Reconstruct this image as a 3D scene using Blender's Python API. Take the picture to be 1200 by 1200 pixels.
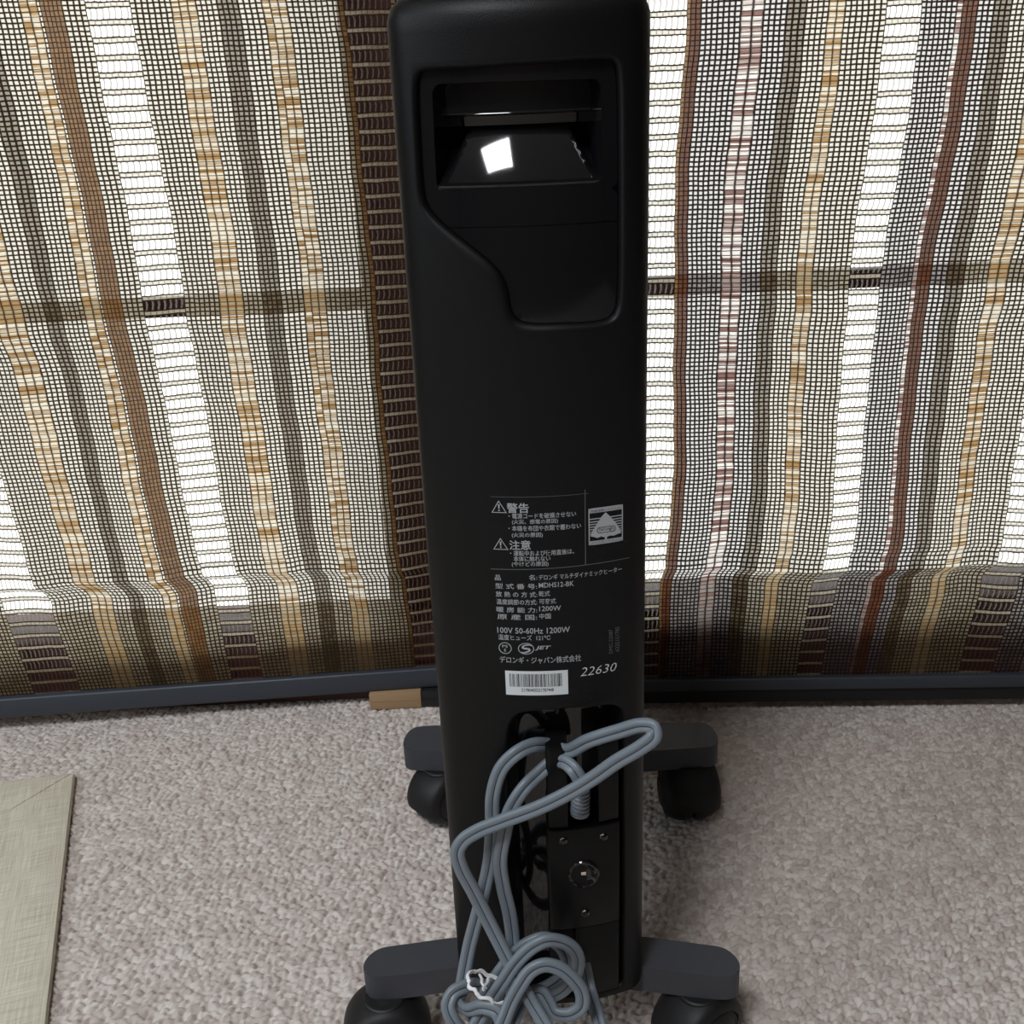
import bpy, bmesh, math, random
import numpy as np
from math import sin, cos, pi, radians, sqrt, atan2
from mathutils import Vector, Matrix
from mathutils.geometry import delaunay_2d_cdt

for o in list(bpy.data.objects):
    bpy.data.objects.remove(o)
SC = bpy.context.scene
COL = SC.collection

# ------------------------------------------------------------------ camera, world, lights, exposure
cam = bpy.data.cameras.new('camera')
cam.lens = 36.0
cam.sensor_width = 36.0
cam.clip_start = 0.02
cam_o = bpy.data.objects.new('camera', cam)
COL.objects.link(cam_o)
_pitch, _roll = radians(21.7), atan2(128, 3009)
_f = Vector((0, cos(_pitch), -sin(_pitch)))
_r0 = Vector((1, 0, 0))
_u0 = _r0.cross(_f)
_R = _r0 * cos(_roll) - _u0 * sin(_roll)
_U = _u0 * cos(_roll) + _r0 * sin(_roll)
cam_o.matrix_world = Matrix(((_R.x, _U.x, -_f.x, 0), (_R.y, _U.y, -_f.y, 0), (_R.z, _U.z, -_f.z, 0.65), (0, 0, 0, 1)))
SC.camera = cam_o

world = bpy.data.worlds.new('daylight')
SC.world = world
world.use_nodes = True
_bg = world.node_tree.nodes['Background']
_bg.inputs['Color'].default_value = (1.0, 0.97, 0.93, 1)
_bg.inputs['Strength'].default_value = 2.3

def area(name, loc, target, sx, sy, power, color):
    l = bpy.data.lights.new(name, 'AREA')
    l.shape = 'RECTANGLE'
    l.size, l.size_y = sx, sy
    l.energy = power
    l.color = color
    o = bpy.data.objects.new(name, l)
    COL.objects.link(o)
    o.location = loc
    d = Vector(target) - Vector(loc)
    o.rotation_euler = d.to_track_quat('-Z', 'Y').to_euler()
    return o
area('daylight_from_side_window', (-2.0, -0.25, 1.35), (0.0, 0.6, 0.3), 1.2, 1.1, 27, (0.84, 0.93, 1.0))
area('ceiling_lamp', (-0.60, -0.72, 2.36), (-0.60, -0.72, 0), 0.55, 0.55, 41, (0.95, 0.97, 1.0))

SC.view_settings.view_transform = 'Standard'
SC.view_settings.look = 'None'
SC.view_settings.exposure = 0.0
SC.view_settings.gamma = 1.0
SC.view_settings.use_curve_mapping = False

# ------------------------------------------------------------------ node helpers
def new_mat(name):
    m = bpy.data.materials.new(name)
    m.use_nodes = True
    nt = m.node_tree
    for n in list(nt.nodes):
        nt.nodes.remove(n)
    out = nt.nodes.new('ShaderNodeOutputMaterial')
    return m, nt, out

def node(nt, typ, **kw):
    n = nt.nodes.new(typ)
    for k, v in kw.items():
        setattr(n, k, v)
    return n

def mth(nt, op, a, b=None, c=None):
    n = nt.nodes.new('ShaderNodeMath')
    n.operation = op
    for i, v in enumerate((a, b, c)):
        if v is None:
            continue
        if isinstance(v, (int, float)):
            n.inputs[i].default_value = v
        else:
            nt.links.new(v, n.inputs[i])
    return n.outputs[0]

def mixc(nt, fac, a, b):
    n = nt.nodes.new('ShaderNodeMix')
    n.data_type = 'RGBA'
    for i, v in ((0, fac), (6, a), (7, b)):
        if isinstance(v, (int, float)):
            n.inputs[i].default_value = v
        elif isinstance(v, tuple):
            n.inputs[i].default_value = (*v, 1)
        else:
            nt.links.new(v, n.inputs[i])
    return n.outputs[2]

def mixs(nt, fac, a, b):
    n = nt.nodes.new('ShaderNodeMixShader')
    if isinstance(fac, (int, float)):
        n.inputs[0].default_value = fac
    else:
        nt.links.new(fac, n.inputs[0])
    nt.links.new(a, n.inputs[1])
    nt.links.new(b, n.inputs[2])
    return n.outputs[0]

def shader(nt, typ, color=None, rough=None):
    n = nt.nodes.new(typ)
    if color is not None:
        if isinstance(color, tuple):
            n.inputs['Color'].default_value = (*color, 1)
        else:
            nt.links.new(color, n.inputs['Color'])
    if rough is not None:
        n.inputs['Roughness'].default_value = rough
    return n.outputs[0]

def plastic(name, color, rough, noise=0.0, scale=900.0, spec=0.5, coat=0.0, metal=0.0):
    m, nt, out = new_mat(name)
    p = nt.nodes.new('ShaderNodeBsdfPrincipled')
    p.inputs['Base Color'].default_value = (*color, 1)
    p.inputs['Roughness'].default_value = rough
    p.inputs['Specular IOR Level'].default_value = spec
    p.inputs['Coat Weight'].default_value = coat
    p.inputs['Coat Roughness'].default_value = 0.04
    p.inputs['Metallic'].default_value = metal
    if noise:
        tc = nt.nodes.new('ShaderNodeTexCoord')
        nz = nt.nodes.new('ShaderNodeTexNoise')
        nz.inputs['Scale'].default_value = scale
        nz.inputs['Detail'].default_value = 2
        nt.links.new(tc.outputs['Object'], nz.inputs['Vector'])
        b = nt.nodes.new('ShaderNodeBump')
        b.inputs['Strength'].default_value = noise
        b.inputs['Distance'].default_value = 0.0004
        nt.links.new(nz.outputs['Fac'], b.inputs['Height'])
        nt.links.new(b.outputs['Normal'], p.inputs['Normal'])
    nt.links.new(p.outputs[0], out.inputs[0])
    return m

MATTE = plastic('matte_black_plastic', (0.0030, 0.0031, 0.0036), 0.46, 0.25, 1400, spec=0.22)
MATTE_FOOT = plastic('charcoal_foot_plastic', (0.048, 0.050, 0.060), 0.52, 0.3, 1400, spec=0.35)
CEIL = plastic('ceiling_paper', (0.50, 0.48, 0.45), 0.9)
GLOSS = plastic('glossy_black_plastic', (0.006, 0.006, 0.007), 0.06, spec=0.55)
SATIN = plastic('satin_black_plastic', (0.005, 0.005, 0.005), 0.34, spec=0.14)
TYRE = plastic('caster_black_plastic', (0.008, 0.008, 0.009), 0.55, spec=0.4)
STEEL = plastic('dark_screw_steel', (0.10, 0.10, 0.10), 0.22, metal=1.0)
PRINTED = plastic('grey_printed_ink', (0.36, 0.38, 0.40), 0.6)
PRINTED_DIM = plastic('dim_grey_printed_ink', (0.10, 0.10, 0.11), 0.6)
STICKER = plastic('white_sticker_paper', (0.62, 0.66, 0.68), 0.6)
INK = plastic('black_ink', (0.05, 0.05, 0.06), 0.6)
CORD = plastic('grey_blue_cord_rubber', (0.155, 0.185, 0.215), 0.42)
GROOVE = plastic('navy_cord_groove', (0.018, 0.024, 0.040), 0.5)
AMBER = plastic('indicator_plastic', (0.55, 0.45, 0.33), 0.3)
TIE = plastic('white_tie_plastic', (0.80, 0.80, 0.82), 0.45)
RAIL = plastic('slate_painted_metal', (0.040, 0.048, 0.062), 0.42, 0.1, 300)
RAIL_DARK = plastic('black_rail_base', (0.008, 0.008, 0.009), 0.6)  # darker colour for the recessed lower half of a rail
FRAME = plastic('red_brown_window_frame', (0.055, 0.018, 0.012), 0.5, 0.2, 200)
WALL = plastic('brown_panel_wall', (0.075, 0.060, 0.050), 0.85, 0.4, 400)

# ------------------------------------------------------------------ mesh helpers
def link(name, me, mats=(), parent=None, loc=None):
    o = bpy.data.objects.new(name, me)
    COL.objects.link(o)
    for m in (mats if isinstance(mats, (list, tuple)) else [mats]):
        me.materials.append(m)
    if parent is not None:
        o.parent = parent
    if loc is not None:
        o.location = loc
    return o

def obj(name, bm, mats, parent=None, sharp=35, smooth=True, loc=None, normals=True):
    me = bpy.data.meshes.new(name)
    if normals:
        bmesh.ops.recalc_face_normals(bm, faces=bm.faces)
    bm.to_mesh(me)
    bm.free()
    if smooth:
        me.shade_smooth()
        me.set_sharp_from_angle(angle=radians(sharp))
    return link(name, me, mats, parent, loc)

def tag(o, label=None, cat=None, group=None, kind=None):
    if label: o['label'] = label
    if cat: o['category'] = cat
    if group: o['group'] = group
    if kind: o['kind'] = kind
    return o

def empty(name, loc, rz=0.0):
    o = bpy.data.objects.new(name, None)
    COL.objects.link(o)
    o.location = loc
    o.rotation_euler = (0, 0, rz)
    o.empty_display_size = 0.05
    return o

def box(bm, x0, x1, y0, y1, z0, z1, bev=0.0, seg=2, mat=0):
    b = bmesh.new()
    v = [b.verts.new((x, y, z)) for z in (z0, z1) for (x, y) in ((x0, y0), (x1, y0), (x1, y1), (x0, y1))]
    for f in ((3, 2, 1, 0), (4, 5, 6, 7), (0, 1, 5, 4), (1, 2, 6, 5), (2, 3, 7, 6), (3, 0, 4, 7)):
        b.faces.new([v[i] for i in f])
    if bev:
        bmesh.ops.bevel(b, geom=list(b.edges), offset=bev, segments=seg, affect='EDGES', profile=0.5)
    for f in b.faces:
        f.material_index = mat
    join(bm, b)

def join(bm, b):
    me = bpy.data.meshes.new('tmp')
    b.to_mesh(me)
    b.free()
    bm.from_mesh(me)
    bpy.data.meshes.remove(me)

def prism(bm, poly, z0, z1, bev=0.0, seg=3):
    b = bmesh.new()
    lo = [b.verts.new((x, y, z0)) for x, y in poly]
    hi = [b.verts.new((x, y, z1)) for x, y in poly]
    n = len(poly)
    b.faces.new(lo[::-1])
    top = b.faces.new(hi)
    for i in range(n):
        b.faces.new((lo[i], lo[(i + 1) % n], hi[(i + 1) % n], hi[i]))
    if bev:
        es = [e for e in b.edges if all(abs(v.co.z - z1) < 1e-7 for v in e.verts) or all(abs(v.co.z - z0) < 1e-7 for v in e.verts)]
        bmesh.ops.bevel(b, geom=es, offset=bev, segments=seg, affect='EDGES', profile=0.5)
    join(bm, b)

def lathe(bm, prof, origin, axis, n=40, caps=True):
    a = Vector(axis).normalized()
    t = Vector((0, 0, 1)) if abs(a.z) < 0.9 else Vector((1, 0, 0))
    e1 = a.cross(t).normalized()
    e2 = a.cross(e1)
    o = Vector(origin)
    rings = []
    for r, h in prof:
        if r < 1e-6:
            rings.append([bm.verts.new(o + a * h)])
        else:
            rings.append([bm.verts.new(o + a * h + (e1 * cos(2 * pi * k / n) + e2 * sin(2 * pi * k / n)) * r) for k in range(n)])
    for A, B in zip(rings, rings[1:]):
        for k in range(n):
            q = (k + 1) % n
            if len(A) == 1 and len(B) == 1:
                continue
            if len(A) == 1:
                bm.faces.new((A[0], B[k], B[q]))
            elif len(B) == 1:
                bm.faces.new((A[k], A[q], B[0]))
            else:
                bm.faces.new((A[k], A[q], B[q], B[k]))

def chaikin(p, n=2):
    for _ in range(n):
        q = []
        for i in range(len(p)):
            a, b = p[i], p[(i + 1) % len(p)]
            q.append((a[0] * .75 + b[0] * .25, a[1] * .75 + b[1] * .25))
            q.append((a[0] * .25 + b[0] * .75, a[1] * .25 + b[1] * .75))
        p = q
    return p

def area2(p):
    return sum(p[i][0] * p[(i + 1) % len(p)][1] - p[(i + 1) % len(p)][0] * p[i][1] for i in range(len(p))) / 2

def resample(p, step):
    out = []
    for i in range(len(p)):
        a, b = p[i], p[(i + 1) % len(p)]
        L = math.hypot(b[0] - a[0], b[1] - a[1])
        n = max(1, int(round(L / step)))
        for k in range(n):
            out.append((a[0] + (b[0] - a[0]) * k / n, a[1] + (b[1] - a[1]) * k / n))
    return out

def offset(p, w):
    n = len(p)
    res = []
    for i in range(n):
        a, b = p[i - 1], p[(i + 1) % n]
        tx, ty = b[0] - a[0], b[1] - a[1]
        L = math.hypot(tx, ty) or 1
        wi = w[i] if isinstance(w, list) else w
        res.append((p[i][0] + ty / L * wi, p[i][1] - tx / L * wi))       # outward for counter-clockwise
    return res

def inside(pt, poly):
    x, y = pt
    r = False
    n = len(poly)
    for i in range(n):
        x0, y0 = poly[i]
        x1, y1 = poly[(i + 1) % n]
        if (y0 > y) != (y1 > y) and x < (x1 - x0) * (y - y0) / (y1 - y0) + x0:
            r = not r
    return r

def clip(poly, zc, above):
    out = []
    n = len(poly)
    for i in range(n):
        a, b = poly[i], poly[(i + 1) % n]
        ia, ib = (a[1] >= zc) == above, (b[1] >= zc) == above
        if ia:
            out.append(a)
        if ia != ib:
            t = (zc - a[1]) / (b[1] - a[1])
            out.append((a[0] + (b[0] - a[0]) * t, zc))
    return out

def tri_region(loops, holes, grid, lo, hi):
    """constrained triangulation of a region with holes; returns 2-D points and triangles"""
    pts, edges = [], []
    for L in loops + holes:
        base = len(pts)
        pts += [Vector(p) for p in L]
        edges += [(base + i, base + (i + 1) % len(L)) for i in range(len(L))]
    nx = max(1, int((hi[0] - lo[0]) / grid[0]))
    nz = max(1, int((hi[1] - lo[1]) / grid[1]))
    rim = [p for L in loops + holes for p in L]
    ra = np.array(rim)
    for i in range(1, nx):
        for k in range(1, nz):
            p = (lo[0] + (hi[0] - lo[0]) * i / nx, lo[1] + (hi[1] - lo[1]) * k / nz)
            if np.min(np.abs(ra[:, 0] - p[0]) + np.abs(ra[:, 1] - p[1])) < 0.0012:
                continue
            if all(inside(p, L) for L in loops) and not any(inside(p, h) for h in holes):
                pts.append(Vector(p))
    v, e, f, *_ = delaunay_2d_cdt(pts, edges, [], 0, 1e-7)
    tris = []
    for t in f:
        c = (sum(v[i].x for i in t) / len(t), sum(v[i].y for i in t) / len(t))
        if all(inside(c, L) for L in loops) and not any(inside(c, h) for h in holes):
            tris.append(t)
    return [(p.x, p.y) for p in v], tris

# ------------------------------------------------------------------ baked outlines, lettering and cord paths (metres)
PANEL_OUTLINE = [(-0.0508, 0.6635), (-0.0471, 0.6671), (-0.0359, 0.6669), (-0.0180, 0.6668), (0.0134, 0.6674), (0.0399, 0.6684), (0.0461, 0.6678), (0.0490, 0.6632), (0.0494, 0.6170), (0.0494, 0.5535), (0.0467, 0.5449), (0.0394, 0.5424), (0.0189, 0.5431), (0.0011, 0.5435), (-0.0063, 0.5464), (-0.0087, 0.5535), (-0.0096, 0.5636), (-0.0149, 0.5732), (-0.0280, 0.5835), (-0.0408, 0.5933), (-0.0493, 0.6017), (-0.0519, 0.6092), (-0.0516, 0.6369)]
SCOOP_OUTLINE = [(-0.0438, 0.6605), (0.0407, 0.6597), (0.0412, 0.6114), (-0.0447, 0.6108)]
RECESS_OUTLINE = [(-0.0239, 0.2032), (-0.0202, 0.2928), (-0.0182, 0.3027), (-0.0118, 0.3092), (0.0139, 0.3110), (0.0439, 0.3093), (0.0497, 0.3048), (0.0508, 0.2966), (0.0509, 0.1960)]
PRINT = [('警告', -0.0146, -0.0023, 0.4398, 0.0061, 0), ('・電源コードを破損させない', -0.0138, 0.0237, 0.436, 0.0033, 0), ('(火災、感電の原因)', -0.012, 0.0136, 0.4324, 0.0032, 0), ('・本機を布団や衣類で覆わない', -0.0141, 0.0264, 0.4285, 0.0034, 0), ('(火災の原因)', -0.0124, 0.0049, 0.4244, 0.0033, 0), ('注意', -0.0141, -0.002, 0.4175, 0.006, 0), ('・運転中および使用直後は、', -0.0138, 0.0223, 0.4133, 0.0034, 0), ('本体に触れない', -0.012, 0.0088, 0.4099, 0.0034, 0), ('(やけどの原因)', -0.0131, 0.0077, 0.4064, 0.0034, 0), ('品', -0.0232, -0.0198, 0.3977, 0.0035, 1), ('名:', -0.0036, 0.001, 0.3982, 0.0035, 1), ('デロンギ マルチダイナミックヒーター', 0.0019, 0.0495, 0.3981, 0.0035, 1), ('型 式 番 号:', -0.0232, 0.0008, 0.3925, 0.0035, 1), ('MDHS12-BK', 0.0018, 0.0218, 0.3933, 0.0032, 1), ('放 熱 の 方 式:', -0.0232, 0.0007, 0.3873, 0.0036, 1), ('乾式', 0.0016, 0.008, 0.3878, 0.0035, 1), ('温度調節の方式:', -0.023, 0.0005, 0.3824, 0.0036, 1), ('可変式', 0.0017, 0.0113, 0.3829, 0.0035, 1), ('暖 房 能 力:', -0.0232, 0.0004, 0.3774, 0.0036, 1), ('1200W', 0.0016, 0.0141, 0.3783, 0.0033, 1), ('原 産 国:', -0.0229, 0.0002, 0.3727, 0.0036, 1), ('中国', 0.0015, 0.0081, 0.3733, 0.0036, 1), ('100V 50-60Hz 1200W', -0.0233, 0.019, 0.3637, 0.0039, 1), ('温度ヒューズ  121℃', -0.023, 0.0075, 0.3592, 0.0037, 1), ('JET', -0.0017, 0.0078, 0.3526, 0.0031, 3), ('デロンギ・ジャパン株式会社', -0.0227, 0.0252, 0.3438, 0.0046, 1), ('22630', 0.0246, 0.0463, 0.3338, 0.0058, 2)]
CORD_LOOP_FROM_SOCKET = [(0.0356, 0.5190, 0.2583), (0.0345, 0.5170, 0.2668), (0.0311, 0.5180, 0.2737), (0.0258, 0.5240, 0.2758), (0.0188, 0.5320, 0.2705), (0.0100, 0.5280, 0.2656), (0.0001, 0.5200, 0.2607), (-0.0089, 0.5170, 0.2469), (-0.0139, 0.5160, 0.2273), (-0.0168, 0.5150, 0.2098), (-0.0155, 0.5140, 0.1904), (-0.0125, 0.5120, 0.1715), (-0.0111, 0.5090, 0.1532), (-0.0117, 0.5060, 0.1385), (-0.0145, 0.5020, 0.1247), (-0.0218, 0.4960, 0.1096), (-0.0306, 0.4880, 0.0984), (-0.0422, 0.4820, 0.1030), (-0.0507, 0.4820, 0.1158), (-0.0536, 0.4860, 0.1231), (-0.0503, 0.4910, 0.1283), (-0.0401, 0.4960, 0.1288), (-0.0268, 0.5020, 0.1203), (-0.0106, 0.5060, 0.1085), (0.0043, 0.5070, 0.1036), (0.0174, 0.5070, 0.1081), (0.0247, 0.5060, 0.1176), (0.0292, 0.5040, 0.1296), (0.0298, 0.5010, 0.1433), (0.0260, 0.4980, 0.1550), (0.0190, 0.4960, 0.1622), (0.0104, 0.4940, 0.1653), (0.0012, 0.4920, 0.1623), (-0.0087, 0.4900, 0.1531), (-0.0178, 0.4870, 0.1406), (-0.0270, 0.4840, 0.1273), (-0.0373, 0.4780, 0.1130), (-0.0435, 0.4720, 0.1051)]
CORD_INNER = [(-0.0403, 0.4920, 0.1033), (-0.0342, 0.4950, 0.1158), (-0.0225, 0.4990, 0.1319), (-0.0121, 0.5020, 0.1447), (-0.0025, 0.5050, 0.1517), (0.0091, 0.5070, 0.1541), (0.0184, 0.5100, 0.1457), (0.0232, 0.5110, 0.1336), (0.0224, 0.5110, 0.1220), (0.0160, 0.5110, 0.1136), (0.0057, 0.5100, 0.1078), (-0.0051, 0.5070, 0.1057), (-0.0133, 0.5000, 0.1011), (-0.0186, 0.4920, 0.0954), (-0.0233, 0.4840, 0.0900)]
CORD_LOWER = [(-0.0254, 0.4640, 0.1154), (-0.0185, 0.4700, 0.1266), (-0.0134, 0.4760, 0.1352), (-0.0071, 0.4800, 0.1446), (-0.0005, 0.4840, 0.1511), (0.0081, 0.4860, 0.1535), (0.0176, 0.4860, 0.1502), (0.0259, 0.4850, 0.1417), (0.0310, 0.4840, 0.1312), (0.0302, 0.4820, 0.1220), (0.0225, 0.4820, 0.1160), (0.0135, 0.4840, 0.1157), (0.0095, 0.4880, 0.1209), (0.0054, 0.4910, 0.1258), (0.0000, 0.4910, 0.1261), (-0.0056, 0.4880, 0.1239), (-0.0101, 0.4820, 0.1207), (-0.0136, 0.4740, 0.1176), (-0.0171, 0.4680, 0.1103)]
CORD_MAIN = [(-0.0180, 0.4680, 0.1147), (-0.0197, 0.4710, 0.1249), (-0.0231, 0.4740, 0.1302), (-0.0310, 0.4770, 0.1309), (-0.0418, 0.4840, 0.1217), (-0.0470, 0.4920, 0.1198), (-0.0453, 0.4990, 0.1238), (-0.0394, 0.5100, 0.1467), (-0.0308, 0.5150, 0.1766), (-0.0234, 0.5190, 0.2067), (-0.0205, 0.5190, 0.2330), (-0.0188, 0.5200, 0.2578), (-0.0129, 0.5220, 0.2749), (-0.0031, 0.5250, 0.2834), (0.0075, 0.5310, 0.2843), (0.0182, 0.5370, 0.2790), (0.0272, 0.5280, 0.2810), (0.0398, 0.5140, 0.2974), (0.0566, 0.5060, 0.3084), (0.0691, 0.4990, 0.3165), (0.0749, 0.4950, 0.3172), (0.0750, 0.4920, 0.3135), (0.0684, 0.4930, 0.3062), (0.0542, 0.4980, 0.2929), (0.0411, 0.5030, 0.2786), (0.0260, 0.5060, 0.2661), (0.0078, 0.5070, 0.2557), (-0.0131, 0.5070, 0.2474), (-0.0290, 0.5070, 0.2406), (-0.0381, 0.5060, 0.2348), (-0.0421, 0.5050, 0.2275), (-0.0407, 0.5040, 0.2166), (-0.0338, 0.5030, 0.1979), (-0.0243, 0.5000, 0.1731), (-0.0131, 0.4920, 0.1492), (-0.0023, 0.4820, 0.1309), (0.0076, 0.4720, 0.1179), (0.0147, 0.4620, 0.1083)]
CORD_TAIL = [(0.0348, 0.5200, 0.1180), (0.0374, 0.5120, 0.1054), (0.0402, 0.5000, 0.1018), (0.0429, 0.4880, 0.0964), (0.0451, 0.4780, 0.0893)]

# ------------------------------------------------------------------ setting
def carpet_material():
    m, nt, out = new_mat('beige_loop_carpet')
    tc = node(nt, 'ShaderNodeTexCoord')
    at = node(nt, 'ShaderNodeAttribute'); at.attribute_name = 'yarn'
    base = mixc(nt, at.outputs['Fac'], (0.50, 0.425, 0.395), (0.74, 0.69, 0.65))
    patch = node(nt, 'ShaderNodeTexNoise')
    patch.inputs['Scale'].default_value = 26
    patch.inputs['Detail'].default_value = 3
    nt.links.new(tc.outputs['Object'], patch.inputs['Vector'])
    base = mixc(nt, mth(nt, 'MULTIPLY', patch.outputs['Fac'], 0.25), base, (0.56, 0.46, 0.40))
    fib = node(nt, 'ShaderNodeTexNoise')
    fib.inputs['Scale'].default_value = 1500
    fib.inputs['Detail'].default_value = 2
    nt.links.new(tc.outputs['Object'], fib.inputs['Vector'])
    b = node(nt, 'ShaderNodeBump')
    b.inputs['Strength'].default_value = 0.6
    b.inputs['Distance'].default_value = 0.0010
    nt.links.new(fib.outputs['Fac'], b.inputs['Height'])
    p = node(nt, 'ShaderNodeBsdfPrincipled')
    nt.links.new(base, p.inputs['Base Color'])
    p.inputs['Roughness'].default_value = 0.95
    p.inputs['Specular IOR Level'].default_value = 0.1
    nt.links.new(b.outputs['Normal'], p.inputs['Normal'])
    nt.links.new(p.outputs[0], out.inputs[0])
    return m

def carpet_mesh(x0, x1, y0, y1, step, X0, X1, Y0, Y1):
    """loop pile: every loop is a small leaning dome on a jittered diagonal lattice"""
    nx, ny = int((x1 - x0) / step) + 1, int((y1 - y0) / step) + 1
    gx, gy = np.meshgrid(np.linspace(x0, x1, nx), np.linspace(y0, y1, ny))
    th = radians(27)
    pu, pv = .0062, .0047
    u = (gx * cos(th) + gy * sin(th)) / pu
    v = (-gx * sin(th) + gy * cos(th)) / pv
    u = u + .35 * np.sin(v * .23) + .3 * np.sin(gx * 90) * np.sin(gy * 70)
    iu, iv = np.floor(u).astype(np.int64), np.floor(v).astype(np.int64)
    def rnd(a, b_, k):
        h = (a * 73856093) ^ (b_ * 19349663) ^ (k * 83492791)
        h = (h ^ (h >> 13)) * 1274126177
        h = (h ^ (h >> 16)) & 0xffffff
        return h / float(0x1000000)
    best = np.full(gx.shape, -1.0)
    tone = np.zeros(gx.shape)
    for du in (-1, 0, 1):
        for dv in (-1, 0, 1):
            a, c = iu + du, iv + dv
            cu = a + .5 + .5 * (c & 1) - .25 + .62 * (rnd(a, c, 1) - .5)
            cv = c + .5 + .62 * (rnd(a, c, 2) - .5)
            t = 1.4 * (rnd(a, c, 3) - .5)
            eu, ev = (u - cu) * pu, (v - cv) * pv
            p_, q_ = eu * np.cos(t) + ev * np.sin(t), -eu * np.sin(t) + ev * np.cos(t)
            d2 = (p_ / (.0040 * (.85 + .3 * rnd(a, c, 5)))) ** 2 + (q_ / (.0026 * (.85 + .3 * rnd(a, c, 6)))) ** 2
            hh = np.sqrt(np.clip(1 - d2, 0, 1)) * (.75 + .35 * rnd(a, c, 7)) - .5 * np.clip(d2 - 1, 0, 1)
            m = hh > best
            best = np.where(m, hh, best)
            tone = np.where(m, rnd(a, c, 4), tone)
    z = -.0042 + .0042 * np.clip(best, -.35, 1.1)
    z = np.minimum(z, .0)
    edge = np.zeros(gx.shape, bool)
    edge[0, :] = edge[-1, :] = True; edge[:, 0] = edge[:, -1] = True
    z[edge] = -.001
    n = nx * ny
    co = np.stack([gx.ravel(), gy.ravel(), z.ravel()], 1)
    fr = np.array([(X0, Y0, -.001), (X1, Y0, -.001), (X1, Y1, -.001), (X0, Y1, -.001)])
    idx = np.arange(n).reshape(ny, nx)
    q = np.stack([idx[:-1, :-1], idx[:-1, 1:], idx[1:, 1:], idx[1:, :-1]], -1).reshape(-1, 4)
    cA, cB, cC, cD = idx[0, 0], idx[0, -1], idx[-1, -1], idx[-1, 0]
    rim = np.array([(n, n + 1, cB, cA), (n + 1, n + 2, cC, cB), (n + 2, n + 3, cD, cC), (n + 3, n, cA, cD)])
    q = np.concatenate([q, rim])
    co = np.concatenate([co, fr])
    me = bpy.data.meshes.new('floor')
    me.vertices.add(len(co)); me.vertices.foreach_set('co', co.astype(np.float32).ravel())
    me.loops.add(q.size); me.loops.foreach_set('vertex_index', q.astype(np.int32).ravel())
    me.polygons.add(len(q)); me.polygons.foreach_set('loop_start', np.arange(0, q.size, 4, dtype=np.int32))
    me.update(calc_edges=True)
    at = me.attributes.new('yarn', 'FLOAT', 'POINT')
    at.data.foreach_set('value', np.concatenate([tone.ravel(), [.5] * 4]).astype(np.float32))
    me.polygons.foreach_set('use_smooth', np.ones(len(q), bool))
    return me

SILL_L, SILL_R = .092, .117
XL, XR, YB, YF, ZC = -2.1, 2.1, -2.3, 1.10, 2.40
def structure(name, bm, mats, **kw):
    return tag(obj(name, bm, mats, **kw), kind='structure')
tag(link('floor', carpet_mesh(-1.10, 1.12, -.08, 1.095, .00138, XL - .1, XR + .1, YB - .1, YF + .12), carpet_material()), kind='structure')
b = bmesh.new(); box(b, XL - .1, XR + .1, YB - .1, YF + .12, ZC, ZC + .1)
structure('ceiling', b, CEIL)
b = bmesh.new(); box(b, XL - .1, XL, YB - .1, YF + .12, 0, ZC)
structure('wall_left', b, WALL)
b = bmesh.new(); box(b, XR, XR + .1, YB - .1, YF + .12, 0, ZC)
structure('wall_right', b, WALL)
b = bmesh.new(); box(b, XL, XR, YB - .1, YB, 0, ZC)
structure('wall_back', b, WALL)
WX0, WX1, WZ0, WZ1 = -1.35, 1.35, 0.060, 2.02
b = bmesh.new()
box(b, XL, WX0 - .05, YF, YF + .12, 0, ZC)
box(b, WX1 + .05, XR, YF, YF + .12, 0, ZC)
box(b, WX0 - .05, WX1 + .05, YF, YF + .12, WZ1 + .05, ZC)
structure('wall_front', b, WALL)
# floor-length sliding window: red-brown frame, one meeting stile, one glazing bar
win = empty('window_1', (0, YF, 0)); tag(win, kind='structure')
b = bmesh.new()
box(b, WX0 - .05, WX1 + .05, 0, .10, 0.0, WZ0, .003)
box(b, WX0 - .05, WX1 + .05, 0, .10, WZ1, WZ1 + .05, .003)
box(b, WX0 - .05, WX0, 0, .10, WZ0, WZ1, .003)
box(b, WX1, WX1 + .05, 0, .10, WZ0, WZ1, .003)
obj('window_frame', b, FRAME, win)
b = bmesh.new(); box(b, WX0, -.050, .030, .065, WZ0 - .03, .0670, .002)
obj('bottom_rail', b, FRAME, win)
b = bmesh.new(); box(b, -.150, WX1, .030, .065, WZ0 - .03, .0880, .002)
obj('bottom_rail', b, FRAME, win)
b = bmesh.new(); box(b, WX0 - .05, .015, -.048, .002, 0, SILL_L, .003)  # both sills added: brought forward and down to the floor to block sky light
obj('light_block_sill', b, FRAME, win)
b = bmesh.new(); box(b, .0155, WX1 + .05, -.078, .002, 0, SILL_R, .003)
obj('light_block_sill', b, FRAME, win)
b = bmesh.new(); box(b, -.150, -.050, .004, .045, WZ0, WZ1, .003)
obj('meeting_stile', b, FRAME, win)
b = bmesh.new()
box(b, WX0, -.150, .012, .035, .450, .470, .003)
box(b, -.050, WX1, .012, .035, .450, .470, .003)
obj('glazing_bar', b, FRAME, win)
gm, nt, out = new_mat('clear_window_glass')
lw = node(nt, 'ShaderNodeFresnel'); lw.inputs['IOR'].default_value = 1.45
nt.links.new(mixs(nt, lw.outputs[0], shader(nt, 'ShaderNodeBsdfTransparent', (0.97, 0.99, 0.98)), shader(nt, 'ShaderNodeBsdfGlossy', (1, 1, 1), 0.02)), out.inputs[0])
b = bmesh.new(); box(b, WX0, WX1, .060, .064, WZ0, WZ1)
obj('glass_pane', b, gm, win, smooth=False)

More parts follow.
